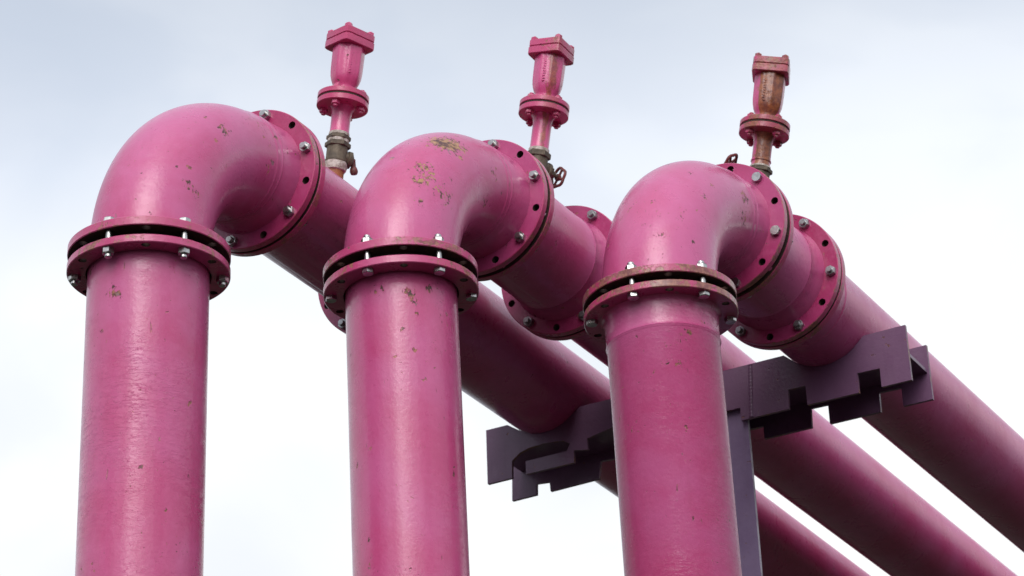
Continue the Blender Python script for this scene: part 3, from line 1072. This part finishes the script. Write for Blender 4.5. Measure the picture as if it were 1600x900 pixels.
# ------------------------------------------------------------------ purple support frame
def support():
    XF, XR, t = 8.310, 8.510, 0.012
    base = Vector((8.41, 3.61, 0))
    T = thing('support_frame', base, 'dark purple steel beam with notched plates on a post, carrying the pink pipes', 'pipe support')
    g = GZ
    top, bot, nz = 3.924, 3.731, 3.798

    def saddle(yc, zc, w=0.155, r=0.1635):
        # from +y towards -y: sloped shoulders, round bottom
        pts = []
        for k in range(13):
            a = R(-38) - R(104) * k / 12 + 0
            pts.append((yc - r * math.cos(R(-142) + R(104) * k / 12) * -1, zc + r * math.sin(R(-142) + R(104) * k / 12)))
        return pts
    def saddle2(yc, zc, zt, r=0.1635):
        pts = []
        a1 = 36
        for k in range(15):
            a = R(-90 + a1) + (R(-90 - a1) - R(-90 + a1)) * k / 14
            pts.append((yc - r * math.sin(a + PI / 2) * -1, zc + r * math.sin(a)))
        return pts
    cz = [C_at(i, 8.41) for i in range(3)]

    def outline(front):
        P = []
        # top edge from the +y end to the -y end, dipping under each pipe
        P.append((4.378, top))
        for i in range(3):
            yc, zc = cz[i]
            zc -= g
            r = 0.1635
            P.append((yc + 0.1400, top))
            for k in range(13):
                a = R(-52) - R(76) * k / 12
                P.append((yc + r * math.cos(a), zc + r * math.sin(a)))
            P.append((yc - 0.1400, top))
        P.append((2.840, top))
        # bottom edge back towards +y with flame-cut notches
        P += [(2.838, 3.731), (2.940, 3.732), (2.940, 3.797), (3.018, 3.799), (3.019, 3.731)]
        P += [(3.198, 3.732), (3.199, 3.800), (3.261, 3.802), (3.263, 3.734), (3.434, 3.735), (3.434, 3.779), (3.500, 3.780)]
        if front:
            P += [(3.790, 3.780), (3.860, 3.780), (3.900, 3.822), (3.996, 3.803), (3.996, 3.764), (4.048, 3.772), (4.050, 3.729),
                  (4.232, 3.729), (4.232, 3.776), (4.075, 3.776), (4.062, 3.800), (4.085, 3.818), (4.158, 3.824), (4.215, 3.822), (4.252, 3.812),
                  (4.284, 3.789), (4.286, 3.728), (4.381, 3.727)]
        else:
            P += [(3.790, 3.780), (4.040, 3.795), (4.050, 3.733), (4.237, 3.729), (4.240, 3.765), (4.289, 3.768), (4.292, 3.729), (4.387, 3.728)]
        jit = random.Random(3)
        return [(y - base.y + jit.uniform(-.0008, .0008), zz + g + jit.uniform(-.0008, .0008)) for y, zz in P]

    mb = MB()
    plate(mb, outline(True), XF - base.x, XF - base.x + t)
    pl = mb.build('notched_plate', [PURPLE, PURPLE_EDGE], T, 20)
    pl['label'] = 'front plate with a curved flame-cut slot'
    # vertical weld bead where two lengths of plate meet
    mb = MB()
    vs, fs = [], []
    jr = random.Random(5)
    n_ = 44
    for k in range(n_ + 1):
        zz = 3.737 + (3.922 - 3.737) * k / n_ + g
        yy = 3.397 - base.y - 0.012 * (k / n_)
        w_ = 0.0075 + jr.uniform(-0.0012, 0.0012)
        for a in range(7):
            an = PI * a / 6
            vs.append((XF - base.x - 0.0036 * math.sin(an) * (1 + 0.4 * math.sin(k * 2.2)) - 0.0004 + (0.001 if a in (0, 6) else 0), yy + w_ * math.cos(an), zz))
    for k in range(n_):
        for a in range(6):
            fs.append((k * 7 + a, k * 7 + a + 1, (k + 1) * 7 + a + 1, (k + 1) * 7 + a))
    mb.add(vs, fs)
    mb.build('weld_bead', PURPLE, pl, 60)
    mb = MB()
    plate(mb, outline(False), XR - base.x - t, XR - base.x)
    mb.build('notched_plate', [PURPLE, PURPLE_EDGE], T, 20)
    # web between the plates
    mb = MB()
    x0, x1 = XF - base.x + t + 0.0005, XR - base.x - t - 0.0005
    boxm(mb, (x0, 2.846 - base.y, 3.826 + g), (x1, 4.345 - base.y, 3.838 + g))
    mb.build('web_plate', [PURPLE], T, 20)
    # post: wide H column with a plate on the camera side
    mb = MB()
    y0, y1 = 3.419 - base.y, 3.783 - base.y
    xa, xb = XF - base.x + 0.020, XR - base.x - 0.020
    zt = 3.8245 + g
    Y0, Y1 = y0, y1
    for (a, b_) in ((xa, xa + 0.014), (xb - 0.014, xb)):
        y0, y1 = (Y0, Y1) if a == xa else (Y0 + 0.09, Y1 - 0.09)
        vs = [(a, y0, 0), (b_, y0, 0), (b_, y1, 0), (a, y1, 0), (a, y0, zt), (b_, y0, zt), (b_, y1, zt), (a, y1, zt)]
        mb.add(vs, [(0, 1, 2, 3), (4, 5, 6, 7), (1, 2, 6, 5), (3, 0, 4, 7)], 0)
        mb.add(vs, [(0, 1, 5, 4), (2, 3, 7, 6)], 1)
    boxm(mb, (xa + 0.0145, -0.007, 0), (xb - 0.0145, 0.007, zt))
    po = mb.build('post', [POSTP, POST_EDGE], T, 20)
    mb = MB()
    boxm(mb, (-0.22, -0.28, -0.02), (0.22, 0.28, 0.025))
    mb.build('base_plate', [PURPLE], T, 20)


def C_at(i, x):
    C, z, d = frame(i)
    s = (x - C.x) / d.x
    P = C + d * s
    return P.y, P.z


POSTP = paint('purple_post_paint', base=(0.17, 0.115, 0.215), light=(0.215, 0.155, 0.265), chips=-0.8, rough=0.4, seed=8.0)
for nd in POSTP.node_tree.nodes:
    if nd.type == 'MIX' and nd.data_type == 'RGBA':
        c = nd.inputs[7].default_value
        if abs(c[0] - 0.58) < 1e-3:
            nd.inputs[7].default_value = (0.26, 0.19, 0.28, 1)
        if abs(c[0] - 0.30) < 1e-3:
            nd.inputs[7].default_value = (0.09, 0.05, 0.09, 1)
support()
